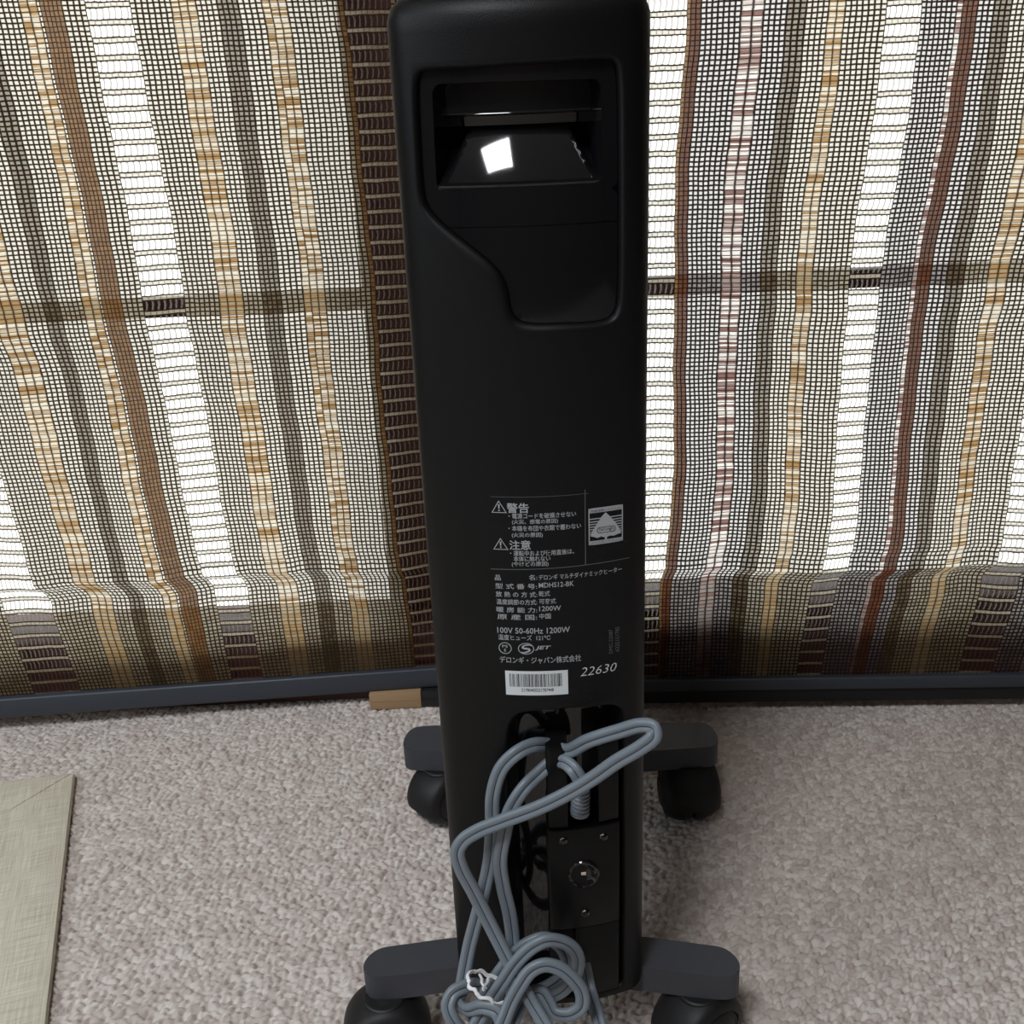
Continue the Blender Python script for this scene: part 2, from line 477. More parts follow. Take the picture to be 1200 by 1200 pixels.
# ------------------------------------------------------------------ woven blinds
def weave(name, dark, front, ca, cb, trans, ww, fw, open_rows=False, wob=0.10, streak=0.5, rows=1.0):
    m, nt, out = new_mat(name)
    uv = node(nt, 'ShaderNodeUVMap'); uv.uv_map = 'UVMap'
    nz = node(nt, 'ShaderNodeTexNoise'); nz.inputs['Scale'].default_value = 0.45; nz.inputs['Detail'].default_value = 2
    nt.links.new(uv.outputs[0], nz.inputs['Vector'])
    sc = node(nt, 'ShaderNodeSeparateColor'); nt.links.new(nz.outputs['Color'], sc.inputs[0])
    sp = node(nt, 'ShaderNodeSeparateXYZ'); nt.links.new(uv.outputs[0], sp.inputs[0])
    U = mth(nt, 'ADD', sp.outputs[0], mth(nt, 'MULTIPLY', mth(nt, 'SUBTRACT', sc.outputs[0], 0.5), wob * 2.2))
    V = mth(nt, 'ADD', sp.outputs[1], mth(nt, 'MULTIPLY', mth(nt, 'SUBTRACT', sc.outputs[1], 0.5), wob * 4.0))
    def line(x, w, soft=0.10):
        f = mth(nt, 'FRACT', x)
        d = mth(nt, 'SUBTRACT', 0.5, mth(nt, 'ABSOLUTE', mth(nt, 'SUBTRACT', f, 0.5)))
        n = node(nt, 'ShaderNodeMapRange'); n.interpolation_type = 'SMOOTHSTEP'
        nt.links.new(d, n.inputs['Value'])
        n.inputs['From Min'].default_value = max(0, w / 2 - soft); n.inputs['From Max'].default_value = w / 2 + soft
        n.inputs['To Min'].default_value = 1; n.inputs['To Max'].default_value = 0
        return n.outputs[0]
    fu, fv = mth(nt, 'FLOOR', U), mth(nt, 'FLOOR', mth(nt, 'MULTIPLY', V, rows))
    cx = node(nt, 'ShaderNodeCombineXYZ')
    nt.links.new(fu, cx.inputs[0]); nt.links.new(fv, cx.inputs[1])
    wn = node(nt, 'ShaderNodeTexWhiteNoise', noise_dimensions='2D'); nt.links.new(cx.outputs[0], wn.inputs['Vector'])
    rowcoord = node(nt, 'ShaderNodeCombineXYZ')
    nt.links.new(mth(nt, 'FLOOR', mth(nt, 'MULTIPLY', fu, 0.34)), rowcoord.inputs[0]); nt.links.new(fv, rowcoord.inputs[1])
    wr = node(nt, 'ShaderNodeTexWhiteNoise', noise_dimensions='2D'); nt.links.new(rowcoord.outputs[0], wr.inputs['Vector'])
    rnd = mth(nt, 'ADD', mth(nt, 'MULTIPLY', wn.outputs['Value'], 1 - streak), mth(nt, 'MULTIPLY', wr.outputs['Value'], streak))
    if streak > 0.6:                                                 # slubs: either a pale thread or a coloured one
        sm = node(nt, 'ShaderNodeMapRange'); sm.interpolation_type = 'SMOOTHSTEP'
        nt.links.new(rnd, sm.inputs['Value'])
        sm.inputs['From Min'].default_value = 0.20; sm.inputs['From Max'].default_value = 0.75
        rnd = sm.outputs[0]
    cell = mixc(nt, rnd, ca, cb)
    tfac = mth(nt, 'MULTIPLY', rnd, trans) if streak > 0.6 else mth(nt, 'MULTIPLY', mth(nt, 'SUBTRACT', 1.25, mth(nt, 'MULTIPLY', rnd, 0.5)), trans)
    dk = shader(nt, 'ShaderNodeBsdfDiffuse', dark)
    cloth = mixs(nt, 0.58, shader(nt, 'ShaderNodeBsdfDiffuse', mixc(nt, rnd, tuple(c * .8 for c in front), tuple(c * 1.25 for c in front))), shader(nt, 'ShaderNodeBsdfTranslucent', cell))
    clear = shader(nt, 'ShaderNodeBsdfTransparent', (1, 1, 1))
    if not open_rows:
        T = mth(nt, 'MAXIMUM', line(U, ww), line(V, fw))
        cloth = mixs(nt, tfac, cloth, clear)
        res = mixs(nt, T, cloth, dk)
    else:
        V3 = mth(nt, 'MULTIPLY', V, 1 / 3.4)
        f3 = mth(nt, 'FRACT', V3)
        pair = mth(nt, 'LESS_THAN', f3, 0.30)                       # the closed rows between each pair of dark wefts
        T = mth(nt, 'MAXIMUM', line(V3, 0.10, 0.03), line(mth(nt, 'SUBTRACT', V3, 0.30), 0.10, 0.03))
        T = mth(nt, 'MAXIMUM', T, mth(nt, 'MULTIPLY', pair, mth(nt, 'MULTIPLY', line(U, 0.16), 0.6)))
        # loose pale warp floats across the open gaps
        Uw = mth(nt, 'ADD', U, mth(nt, 'MULTIPLY', mth(nt, 'SINE', mth(nt, 'MULTIPLY', f3, 6.283)), 0.10))
        flo = line(mth(nt, 'ADD', Uw, 0.5), 0.34, 0.12)
        thread = mixs(nt, 0.6, shader(nt, 'ShaderNodeBsdfDiffuse', (0.12, 0.045, 0.035)), shader(nt, 'ShaderNodeBsdfTranslucent', (0.34, 0.33, 0.32)))
        gap = mixs(nt, mth(nt, 'MULTIPLY', flo, 0.75), clear, thread)
        band = mixs(nt, 0.25, cloth, clear)
        res = mixs(nt, T, mixs(nt, pair, gap, band), dk)
    nt.links.new(res, out.inputs[0])
    return m

DK = (0.034, 0.020, 0.012)
KH, BRN = (0.19, 0.155, 0.080), (0.042, 0.028, 0.026)
WEAVES = {
    'd': weave('dense_cream_weave', DK, KH, (0.80, 0.66, 0.46), (0.96, 0.90, 0.78), 0.26, 0.36, 0.36),
    'm': weave('dense_mauve_weave', (0.030, 0.018, 0.018), BRN, (0.62, 0.53, 0.53), (0.92, 0.90, 0.90), 0.26, 0.40, 0.40),
    't': weave('tan_slub_weave', (0.060, 0.030, 0.014), (0.165, 0.13, 0.070), (0.72, 0.44, 0.20), (0.97, 0.80, 0.54), 0.22, 0.20, 0.16, streak=0.85, rows=2.2),
    'p': weave('pink_slub_weave', (0.040, 0.018, 0.014), (0.055, 0.032, 0.028), (0.50, 0.29, 0.26), (0.95, 0.83, 0.79), 0.30, 0.22, 0.20, streak=0.85, rows=2.0),
    'o': weave('olive_weave', (0.035, 0.024, 0.014), (0.075, 0.058, 0.034), (0.15, 0.10, 0.055), (0.40, 0.31, 0.20), 0.12, 0.38, 0.38),
    'b': weave('brown_weave', (0.045, 0.020, 0.010), (0.085, 0.055, 0.028), (0.26, 0.12, 0.045), (0.44, 0.25, 0.11), 0.04, 0.26, 0.20),
    'r': weave('russet_weave', (0.025, 0.010, 0.007), (0.075, 0.035, 0.025), (0.15, 0.055, 0.030), (0.27, 0.11, 0.060), 0.03, 0.26, 0.20),
    'w': weave('open_gauze_weave', (0.050, 0.024, 0.015), (0.24, 0.19, 0.11), (0.85, 0.75, 0.58), (0.96, 0.90, 0.80), 0.4, 0.3, 0.3, open_rows=True),
}
WKEYS = list(WEAVES)
PERIOD = {'d': .0050, 'm': .0050, 't': .0088, 'p': .0100, 'o': .0050, 'b': .0042, 'r': .0044, 'w': .0052}
ZK = [0.0, .032, .107, .160, .197, .256, .426, .586, .746, 2.2]
FK = [.90, .900, .915, .925, .953, .958, .967, .985, 1.0, 1.0]

def fabric(name, stripes, p0, p1, parent, seed, ztop, zbot):
    """stripes: list of (x_right_edge, key) running from x0; the cloth hangs along the line p0-p1 (in plan)"""
    rnd = random.Random(seed)
    zs = list(np.arange(zbot, 0.80, 0.0062)) + list(np.linspace(0.80, ztop, 60))
    cols = []                                     # (X, u, key index) per column pair
    x = stripes[0]
    me_v, me_f, uvs, mi = [], [], [], []
    ph = [rnd.uniform(0, 6) for _ in range(8)]
    ex, ey = p1[0] - p0[0], p1[1] - p0[1]
    wave = .0016 + (.0014 if seed > 5 else 0)
    def pos(X, z):
        f = np.interp(z, ZK, FK)
        damp = min(1.0, max(0.0, (z - zbot) / 0.10))
        xw = (wave * sin(z * 13 + X * 6 + ph[0]) + .0009 * sin(z * 31 + X * 11 + ph[1]) + .0004 * sin(z * 95 + X * 31 + ph[2])) * damp
        xx = X * f + xw
        yl = p0[1] + ey * (xx - p0[0]) / ex
        fold = .0048 * sin(X * 21 + z * 2.2 + ph[3]) + .0026 * sin(X * 47 - z * 5 + ph[4]) + .0014 * sin(X * 90 + z * 9 + ph[5])
        cre = -.0085 * math.exp(-((z - .180 - .004 * sin(X * 9 + ph[6])) / .0075) ** 2) + .004 * math.exp(-((z - .160) / .012) ** 2)
        cre += -.0030 * math.exp(-((z - .455) / .016) ** 2)
        return (xx, yl + (fold + cre) * damp, z)
    for si, (xr, key) in enumerate(stripes[1]):
        n = max(1, round((xr - x) / PERIOD[key]))
        k = max(2, int(round((xr - x) / .0045)))
        base = len(me_v)
        for i in range(k + 1):
            X = x + (xr - x) * i / k
            for z in zs:
                me_v.append(pos(X, z))
        nz = len(zs)
        for i in range(k):
            for j in range(nz - 1):
                me_f.append((base + i * nz + j, base + (i + 1) * nz + j, base + (i + 1) * nz + j + 1, base + i * nz + j + 1))
                for (a, c) in ((i, j), (i + 1, j), (i + 1, j + 1), (i, j + 1)):
                    uvs.append((a / k * n + 60 * si, zs[c] / .0043))
                mi.append(WKEYS.index(key))
        x = xr
    me = bpy.data.meshes.new(name)
    me.from_pydata(me_v, [], me_f)
    me.uv_layers.new(name='UVMap')
    me.uv_layers[0].data.foreach_set('uv', [c for q in uvs for c in q])
    o = link(name, me, [WEAVES[k] for k in WKEYS], parent)
    me.polygons.foreach_set('material_index', mi)
    me.shade_smooth()
    return o

def rail_bm(p0, p1, z0, z1, d, lip):
    bm = bmesh.new()
    L = math.hypot(p1[0] - p0[0], p1[1] - p0[1])
    if lip:
        zm = z0 + (z1 - z0) * .52
        box(bm, 0, L, 0, d, zm, z1, .0022, 3)
        box(bm, 0.001, L - .001, .004, d - .002, z0, zm + .001, .001, 2, mat=1)
    else:
        box(bm, 0, L, 0, d, z0, z1, .0030, 3)
    ang = atan2(p1[1] - p0[1], p1[0] - p0[0])
    bmesh.ops.rotate(bm, verts=bm.verts, cent=(0, 0, 0), matrix=Matrix.Rotation(ang, 3, 'Z'))
    bmesh.ops.translate(bm, verts=bm.verts, vec=(p0[0], p0[1], 0))
    return bm

s = 1.05
LS = [(-.62, 'd'), (-.583, 'd'), (-.529, 'w'), (-.487, 'd'), (-.462, 't'), (-.442, 'd'), (-.426, 'o'), (-.4036, 'd'), (-.388, 't'), (-.3855, 'd'),
      (-.3675, 'b'), (-.348, 'd'), (-.3116, 'w'), (-.2773, 'd'), (-.2542, 't'), (-.235, 'd'), (-.217, 'o'), (-.196, 'd'), (-.175, 't'), (-.1305, 'd'),
      (-.126, 'b'), (-.086, 'w'), (-.06, 'd'), (-.035, 't'), (.01, 'd')]
LX = [(-.86 * s, 'd'), (-.815 * s, 'w'), (-.775 * s, 'd'), (-.75 * s, 't'), (-.73 * s, 'd'), (-.71 * s, 'o'), (-.685 * s, 'd'), (-.665 * s, 't'), (-.645 * s, 'b')]
LS = LX + [(x * s, k) for x, k in LS]
r = 1.061
RS = [(.10, 'd'), (.127, 'm'), (.1625, 'w'), (.166, 'b'), (.1744, 'r'), (.2058, 'm'), (.224, 'p'), (.2427, 'm'), (.258, 'o'), (.276, 'd'), (.2899, 't'),
      (.3237, 'd'), (.3512, 'w'), (.383, 'm'), (.388, 'p'), (.4005, 'r'), (.415, 'm'), (.430, 'o'), (.452, 'd'), (.470, 't'), (.5085, 'd'), (.545, 'w'),
      (.575, 'm'), (.594, 'p'), (.607, 'r'), (.625, 'm'), (.645, 'o'), (.665, 'd'), (.69, 't'), (.735, 'd'), (.775, 'w'), (.82, 'm'), (.85, 'r'), (.90, 'd')]
RS = [(x * r, k) for x, k in RS]
ZT = 2.10
def blind(name_label, stripes, x0, p0, p1, z0, z1, seed, lip):
    root = empty('woven_blind', ((p0[0] + p1[0]) / 2, (p0[1] + p1[1]) / 2, z0))
    tag(root, name_label, 'blind', 'striped woven blinds on the window')
    off = (-root.location.x, -root.location.y, -root.location.z)
    f = fabric('fabric', (x0, stripes), (p0[0], p0[1] + .007), (p1[0], p1[1] + .007), root, seed, ZT, z1 - .004)
    f.location = off
    o = obj('bottom_rail', rail_bm(p0, p1, z0, z1, .014, lip), [RAIL, RAIL_DARK], root, loc=off)
    xa, xb = x0, stripes[-1][0]
    q = lambda x: (x, p0[1] + (p1[1] - p0[1]) * (x - p0[0]) / (p1[0] - p0[0]))
    h = rail_bm(q(xa), q(xb), ZT - .01, ZT + .03, .03, False)
    obj('head_rail', h, RAIL, root, loc=off)
    return root
def lin(x, a, c):
    return (x, a[1] + (c[1] - a[1]) * (x - a[0]) / (c[0] - a[0]))
LA, LB = (-.60, 1.008), (-.11, 1.036)
RA, RB = (.145, .993), (.559, .970)
blind('left striped woven blind, cream and tan bands, slate bottom rail propped on cardboard', LS, -.93 * s, lin(-.85, LA, LB), lin(.012, LA, LB), .021, .0465, 4, False)
blind('right striped woven blind with mauve and russet bands, bottom rail above bare carpet', RS, .045 * r, lin(.045, RA, RB), lin(.87, RA, RB), .0125, .0450, 11, True)

# ------------------------------------------------------------------ panel heater (seen from its narrow end)
HEAT = empty('panel_heater', (.0117, .527, 0.0), radians(-3))
tag(HEAT, 'tall black panel heater on four casters, seen end-on with printed warnings', 'heater')
A, SAG, X1 = .0645, .016, .0535
ZB, ZT_, RT, DEP = .077, .7010, .013, .078
def face(x):
    return SAG * (x / A) ** 2
PHI = math.atan(2 * SAG * X1 / A ** 2)
RC = (A - X1) / (1 - sin(PHI))
CXc, CYc = X1 - RC * sin(PHI), face(X1) + RC * cos(PHI)
ARC = RC * (pi / 2 - PHI)
def prof(p):
    """cross-section of the end cover: p is x over the face, then arc length round the corner and along the side"""
    s_ = 1 if p >= 0 else -1
    a = abs(p)
    if a <= X1:
        n = Vector((2 * SAG * a / A ** 2, -1)).normalized()
        return s_ * a, face(a), s_ * n.x, n.y
    a -= X1
    if a <= ARC:
        t = PHI + a / RC
        return s_ * (CXc + RC * sin(t)), CYc - RC * cos(t), s_ * sin(t), -cos(t)
    return s_ * A, CYc + (a - ARC), s_ * 1.0, 0.0
PMAX = X1 + ARC + (DEP - CYc)
def cover_point(p, z, depth=0.0):
    x, y, nx, ny = prof(p)
    zl = z - (ZT_ - RT)
    ins = depth
    if zl > 0:
        t = zl / RT
        ins += RT * (1 - cos(t))
        z = ZT_ - RT + RT * sin(t)
    return (x - nx * ins, y - ny * ins, z)
ZMAX = ZT_ - RT + RT * pi / 2

def ccw(p):
    return p if area2(p) > 0 else p[::-1]
PANEL = resample(ccw(chaikin(PANEL_OUTLINE, 3)), .0016)
RECESS = [(-.0238, .0830)] + RECESS_OUTLINE + [(.0509, .0830)]
RECESS = resample(ccw(chaikin(resample(RECESS, .012), 2)), .0016)
def lip_width(q):
    # the wide slanting shoulder at the lower left of the control recess
    d = math.exp(-((q[0] + .022) / .026) ** 2 - ((q[1] - .570) / .030) ** 2)
    e = math.exp(-((q[0] - .015) / .04) ** 2 - ((q[1] - .542) / .008) ** 2)
    return .0020 + .0060 * d + .0020 * e
def smooth_list(w, n=6):
    for _ in range(n):
        w = [(w[i - 1] + w[i] * 2 + w[(i + 1) % len(w)]) / 4 for i in range(len(w))]
    return w
W1 = smooth_list([lip_width(q) for q in PANEL])
HOLE1 = offset(PANEL, W1)
W2 = [.0022] * len(RECESS)
HOLE2 = offset(RECESS, W2)

outer = [(-PMAX, ZB), (PMAX, ZB), (PMAX, ZMAX), (-PMAX, ZMAX)]
outer_r = []
for a_, c_ in zip(outer, outer[1:] + outer[:1]):
    if abs(a_[0] - c_[0]) > 1e-6:
        n_ = 60
    else:
        n_ = 90
    outer_r += [(a_[0] + (c_[0] - a_[0]) * k / n_, a_[1] + (c_[1] - a_[1]) * k / n_) for k in range(n_)]
pts, tris = tri_region([outer_r], [HOLE1, HOLE2], (.0042, .0062), (-PMAX, ZB), (PMAX, ZMAX))
bm = bmesh.new()
vs = [bm.verts.new(cover_point(*p)) for p in pts]
for t in tris:
    try:
        bm.faces.new([vs[i] for i in t])
    except ValueError:
        pass
# extra rows of triangles cannot follow the tight top roll: refine by a cap strip
cap = [bm.verts.new(cover_point(-PMAX + 2 * PMAX * k / 60, ZMAX)) for k in range(61)]
bm.faces.new(cap)
def lip(bm, inner, hole, depth, wall, n=7):
    m = len(inner)
    rings = []
    for k in range(n + 1):
        t = k / n * pi / 2
        f_ = sin(t)
        rings.append([bm.verts.new(cover_point(h[0] + (i[0] - h[0]) * f_, h[1] + (i[1] - h[1]) * f_, depth * (1 - cos(t)))) for h, i in zip(hole, inner)])
    rings.append([bm.verts.new(cover_point(i[0], i[1], wall)) for i in inner])
    for P, Q in zip(rings, rings[1:]):
        for i in range(m):
            bm.faces.new((P[i], P[(i + 1) % m], Q[(i + 1) % m], Q[i]))
lip(bm, PANEL, HOLE1, .0035, .006)
lip(bm, RECESS, HOLE2, .0035, .022)
bmesh.ops.remove_doubles(bm, verts=bm.verts, dist=1e-5)
obj('end_cover', bm, MATTE, HEAT, sharp=50)

# control recess: upper glossy panel with a hand scoop, lower glossy panel under a hairline seam
SEAM = .5928
INN = offset(PANEL, -.0004)
SCO = ccw(SCOOP_OUTLINE)
SCO = resample(ccw(chaikin(resample(SCO, .010), 2)), .0016)
def plate(name, loop, holes, depth, mat, parent, sharp=40):
    lo = (min(p[0] for p in loop), min(p[1] for p in loop))
    hi = (max(p[0] for p in loop), max(p[1] for p in loop))
    pts, tris = tri_region([loop], holes, (.004, .005), lo, hi)
    bm = bmesh.new()
    vs = [bm.verts.new(cover_point(p[0], p[1], depth)) for p in pts]
    for t in tris:
        bm.faces.new([vs[i] for i in t])
    for L in [loop] + holes:
        a = [bm.verts.new(cover_point(p[0], p[1], depth)) for p in L]
        c = [bm.verts.new(cover_point(p[0], p[1], depth + .0015)) for p in L]
        for i in range(len(L)):
            bm.faces.new((a[i], a[(i + 1) % len(L)], c[(i + 1) % len(L)], c[i]))
    bmesh.ops.remove_doubles(bm, verts=bm.verts, dist=1e-5)
    return obj(name, bm, mat, parent, sharp=sharp)
up = resample(clip(INN, SEAM + .00025, True), .002)
lowp = resample(clip(INN, SEAM - .00025, False), .002)
plate('handle_panel', up, [SCO], .0040, GLOSS, HEAT)
plate('lower_panel', lowp, [], .0042, GLOSS, HEAT)
bm = bmesh.new()
pts, tris = tri_region([offset(PANEL, .0006)], [offset(SCO, .0012)], (.004, .005), (-.06, .53), (.06, .68))
vs = [bm.verts.new(cover_point(p[0], p[1], .0052)) for p in pts]
for t in tris:
    bm.faces.new([vs[i] for i in t])
obj('panel_backing', bm, GLOSS, HEAT)
# hand scoop: back plate, dark undercut, then a domed ramp coming forward to the lower lip
sx0, sx1 = min(p[0] for p in SCO), max(p[0] for p in SCO)
sz1, sz0 = max(p[1] for p in SCO), min(p[1] for p in SCO)
bm = bmesh.new()
NX = 48
sec = [(.0040, sz1 + .0006), (.0125, sz1 + .0002), (.0125, sz1 - .0035)]
zb1 = sz1 - .0150
sec += [(.0125, zb1 + .0016), (.0120, zb1 + .0006), (.0126, zb1), (.0150, zb1 - .0005), (.0260, zb1 - .0008), (.0265, zb1 - .0050)]
zr = zb1 - .0070
nr = 12
ramp_i = len(sec)
for k in range(nr + 1):
    t = k / nr
    sec.append((.0195 - .0126 * t, zr + (sz0 + .0035 - zr) * t))
sec += [(.0042, sz0 + .0022), (.0046, sz0 + .0012), (.0040, sz0 - .0008)]
rows = []
for j, (d, z) in enumerate(sec):
    row = []
    for i in range(NX + 1):
        x = sx0 - .0006 + (sx1 - sx0 + .0012) * i / NX
        dd = d
        if ramp_i <= j <= ramp_i + nr:
            t = (j - ramp_i) / nr
            u = (x - (sx0 + sx1) / 2) / ((sx1 - sx0) / 2)
            half = .70 + .22 * t
            dome = -.0006 * (4 * t * (1 - t)) + .0015 * u * u * (1 - t * .4)
            side = max(0.0, abs(u) - half)
            dd = d + dome + min(.012, side * .09) * (1 - t ** 3)
            dd = max(.0044, dd)
        row.append(bm.verts.new(cover_point(x, z, dd)))
    rows.append(row)
for P, Q in zip(rows, rows[1:]):
    for i in range(NX):
        bm.faces.new((P[i], P[i + 1], Q[i + 1], Q[i]))
for side in (0, NX):                                   # end walls of the scoop
    lip_v = [bm.verts.new(cover_point(sx0 - .0006 if side == 0 else sx1 + .0006, z, .0040)) for d, z in sec]
    for j in range(len(sec) - 1):
        bm.faces.new((rows[j][side], rows[j + 1][side], lip_v[j + 1], lip_v[j]))
obj('handle_scoop', bm, GLOSS, HEAT, sharp=32)

# cord recess floor with its socket bracket
bm = bmesh.new()
def slab_on_face(bm, x0, x1, z0, z1, d0, nx=14, nz=10):
    g = [[bm.verts.new(cover_point(x0 + (x1 - x0) * i / nx, z0 + (z1 - z0) * k / nz, d0)) for k in range(nz + 1)] for i in range(nx + 1)]
    for i in range(nx):
        for k in range(nz):
            bm.faces.new((g[i][k], g[i + 1][k], g[i + 1][k + 1], g[i][k + 1]))
slab_on_face(bm, -.0245, .0515, .081, .3115, .0215)
obj('cord_recess', bm, GLOSS, HEAT)

def curved_block(bm, x0, x1, z0, z1, front, back, bev_l=.003, bev_r=.0008, top=.0012, nz=2):
    """block whose front follows the curve of the end cover, with rounded left and right front edges"""
    xs = [(x0, back), (x0, front + bev_l)]
    for k in range(1, 5):
        t = k / 4 * pi / 2
        xs.append((x0 + bev_l * (1 - cos(t)) , front + bev_l * (1 - sin(t))))
    for k in range(1, 8):
        xs.append((x0 + bev_l + (x1 - bev_r - x0 - bev_l) * k / 8, front))
    for k in range(0, 4):
        t = k / 3 * pi / 2
        xs.append((x1 - bev_r + bev_r * sin(t), front + bev_r * (1 - cos(t))))
    xs.append((x1, back))
    zs_ = [(z0, top), (z0 + top * .3, top * .3), (z0 + top, 0)] + [(z0 + top + (z1 - z0 - 2 * top) * k / nz, 0) for k in range(1, nz)] + [(z1 - top, 0), (z1 - top * .3, top * .3), (z1, top)]
    g = []
    for z, ins in zs_:
        row = []
        for i, (x, d) in enumerate(xs):
            dd = d if d == back else d + ins
            yy = face(x) + dd
            row.append(bm.verts.new((x, yy, z)))
        g.append(row)
    n = len(xs)
    for P, Q in zip(g, g[1:]):
        for i in range(n - 1):
            bm.faces.new((P[i], P[i + 1], Q[i + 1], Q[i]))
    bm.faces.new(g[0])
    bm.faces.new(g[-1][::-1])
BR = empty('socket_bracket', (0, 0, 0)); BR.parent = HEAT
def part(name, fn, mat, parent, **kw):
    bm = bmesh.new(); fn(bm)
    return obj(name, bm, mat, parent, **kw)
part('cover_plate', lambda b: curved_block(b, .0010, .0480, .1425, .2230, -.0010, .021, .0040), SATIN, BR)
part('left_prong', lambda b: curved_block(b, .0022, .0155, .2228, .2840, -.0004, .021, .0035, .0010, .003), SATIN, BR)
part('right_prong', lambda b: curved_block(b, .0345, .0476, .2236, .2840, -.0002, .021, .0010, .0010, .003), SATIN, BR)
def screw(b, x, z):
    y = face(x) - .0010
    lathe(b, [(.0032, .0010), (.0031, -.0002), (.0024, -.0012), (.0013, -.0017), (0.0012, -.0011), (0, -.0011)], (x, y, z), (0, 1, 0), 24)
    for a in (0.3, 0.3 + pi / 2):
        bb = bmesh.new(); box(bb, -.0016, .0016, -.00195, -.0010, -.00035, .00035, .0001, 1)
        bmesh.ops.rotate(bb, verts=bb.verts, cent=(0, 0, 0), matrix=Matrix.Rotation(a, 3, 'Y'))
        bmesh.ops.translate(bb, verts=bb.verts, vec=(x, y, z))
        join(b, bb)
for x, z in ((.0119, .2150), (.0375, .2138), (.0252, .1546)):
    sw = part('screw', lambda b: screw(b, x, z), STEEL, BR)
bx, bz = .0243, .1872
by = face(bx) - .0010
boss = part('sensor_ring', lambda b: lathe(b, [(.0104, .0006), (.0104, -.0006), (.0098, -.0014), (.0088, -.0016), (.0078, -.0010), (.0066, .0001), (.0050, .0006), (.0032, .0004), (0, .0002)], (bx, by, bz), (0, 1, 0), 48), GLOSS, BR)
ind = part('indicator', lambda b: box(b, bx - .0014, bx + .0018, by - .0004, by + .0006, bz - .0010, bz + .0012, .0002, 1), AMBER, boss)
ind['label'] = 'small cream indicator window'
part('lower_block', lambda b: curved_block(b, .0185, .0479, .0775, .1418, .0004, .021, .0020, .0008), SATIN, HEAT)
part('lower_recess_block', lambda b: curved_block(b, .0005, .0190, .0790, .1415, .0085, .021, .0020, .0006), SATIN, HEAT)
# ribbed strain relief
def relief(b):
    pr = [(0, 0), (.0062, 0), (.0064, .0030)]
    for k in range(6):
        h = .0038 + k * .0030
        rr = .0062 - k * .00012
        pr += [(rr - .0010, h), (rr, h + .0007), (rr, h + .0019), (rr - .0010, h + .0025)]
    pr += [(.0040, .0222), (.0036, .0232), (0, .0232)]
    lathe(b, pr, (.0228, face(.0225) + .0040, .2315), (.06, -.06, 1), 28)
sr = part('strain_relief', relief, CORD, HEAT); sr['label'] = 'ribbed grey strain relief'

# printed lettering on the cover
def on_face(x, z, lift=.00012):
    return cover_point(x, z, -lift)
def text_mesh(body, bold=0.0, shear=0.0):
    c = bpy.data.curves.new('lettering', 'FONT')
    c.body = body
    c.size = 1
    c.offset = bold
    c.shear = shear
    c.resolution_u = 2
    o = bpy.data.objects.new('lettering', c)
    COL.objects.link(o)
    dg = bpy.context.evaluated_depsgraph_get()
    m = o.evaluated_get(dg).to_mesh()
    V = [(v.co.x, v.co.y) for v in m.vertices]
    F = [tuple(p.vertices) for p in m.polygons]
    bpy.data.objects.remove(o)
    bpy.data.curves.remove(c)
    return V, F
def put_text(bm, body, x0, x1, z0, h, bold=0.0, shear=0.0, lift=.00012, vertical=False):
    V, F = text_mesh(body, bold, shear)
    ax, bx_ = min(v[0] for v in V), max(v[0] for v in V)
    ay, by_ = min(v[1] for v in V), max(v[1] for v in V)
    if vertical:      # reading bottom to top: x0,x1 = left,right edges, z0 = foot, h = length
        P = [on_face(x1 - (y - ay) / (by_ - ay) * (x1 - x0), z0 + (x - ax) / (bx_ - ax) * h, lift) for x, y in V]
    else:
        P = [on_face(x0 + (x - ax) / (bx_ - ax) * (x1 - x0), z0 + (y - ay) / (by_ - ay) * h, lift) for x, y in V]
    vs = [bm.verts.new(p) for p in P]
    for f in F:
        try:
            bm.faces.new([vs[i] for i in f])
        except ValueError:
            pass
def poly2(bm, pts, lift=.00012, mat=0):
    f = bm.faces.new([bm.verts.new(on_face(x, z, lift)) for x, z in pts])
    f.material_index = mat
def stroke(bm, pts, w, lift=.00012, closed=False, mat=0):
    n = len(pts)
    L, R_ = [], []
    for i in range(n):
        a = pts[i - 1] if (i > 0 or closed) else pts[i]
        c = pts[(i + 1) % n] if (i < n - 1 or closed) else pts[i]
        tx, tz = c[0] - a[0], c[1] - a[1]
        q = math.hypot(tx, tz) or 1
        L.append((pts[i][0] - tz / q * w / 2, pts[i][1] + tx / q * w / 2))
        R_.append((pts[i][0] + tz / q * w / 2, pts[i][1] - tx / q * w / 2))
    for i in range(n if closed else n - 1):
        k = (i + 1) % n
        poly2(bm, [L[i], R_[i], R_[k], L[k]], lift, mat)
def seg(a, c, n=16):
    return [(a[0] + (c[0] - a[0]) * k / n, a[1] + (c[1] - a[1]) * k / n) for k in range(n + 1)]
def triangle_sign(bm, x0, x1, z0, z1):
    c = (x0 + x1) / 2
    stroke(bm, [(x0 + .0004, z0 + .0004), (x1 - .0004, z0 + .0004), (c, z1 - .0006)], .0008, closed=True)
    poly2(bm, [(c - .0005, z0 + (z1 - z0) * .68), (c - .0003, z0 + (z1 - z0) * .34), (c + .0003, z0 + (z1 - z0) * .34), (c + .0005, z0 + (z1 - z0) * .68)])
    poly2(bm, [(c - .0004, z0 + .0013), (c + .0004, z0 + .0013), (c + .0004, z0 + .0021), (c - .0004, z0 + .0021)])
warn, rate, ser = bmesh.new(), bmesh.new(), bmesh.new()
for body, x0, x1, z0, h, key in PRINT:
    big = h > .005
    put_text({0: warn, 1: rate, 2: ser, 3: rate}[key], body, x0, x1, z0 - (.0006 if big else .0002), h * .98, bold=(.022 if key == 3 else .012 if (big and key == 0) else -.012 if key == 2 else .006), shear=(.25 if key in (2, 3) else 0))
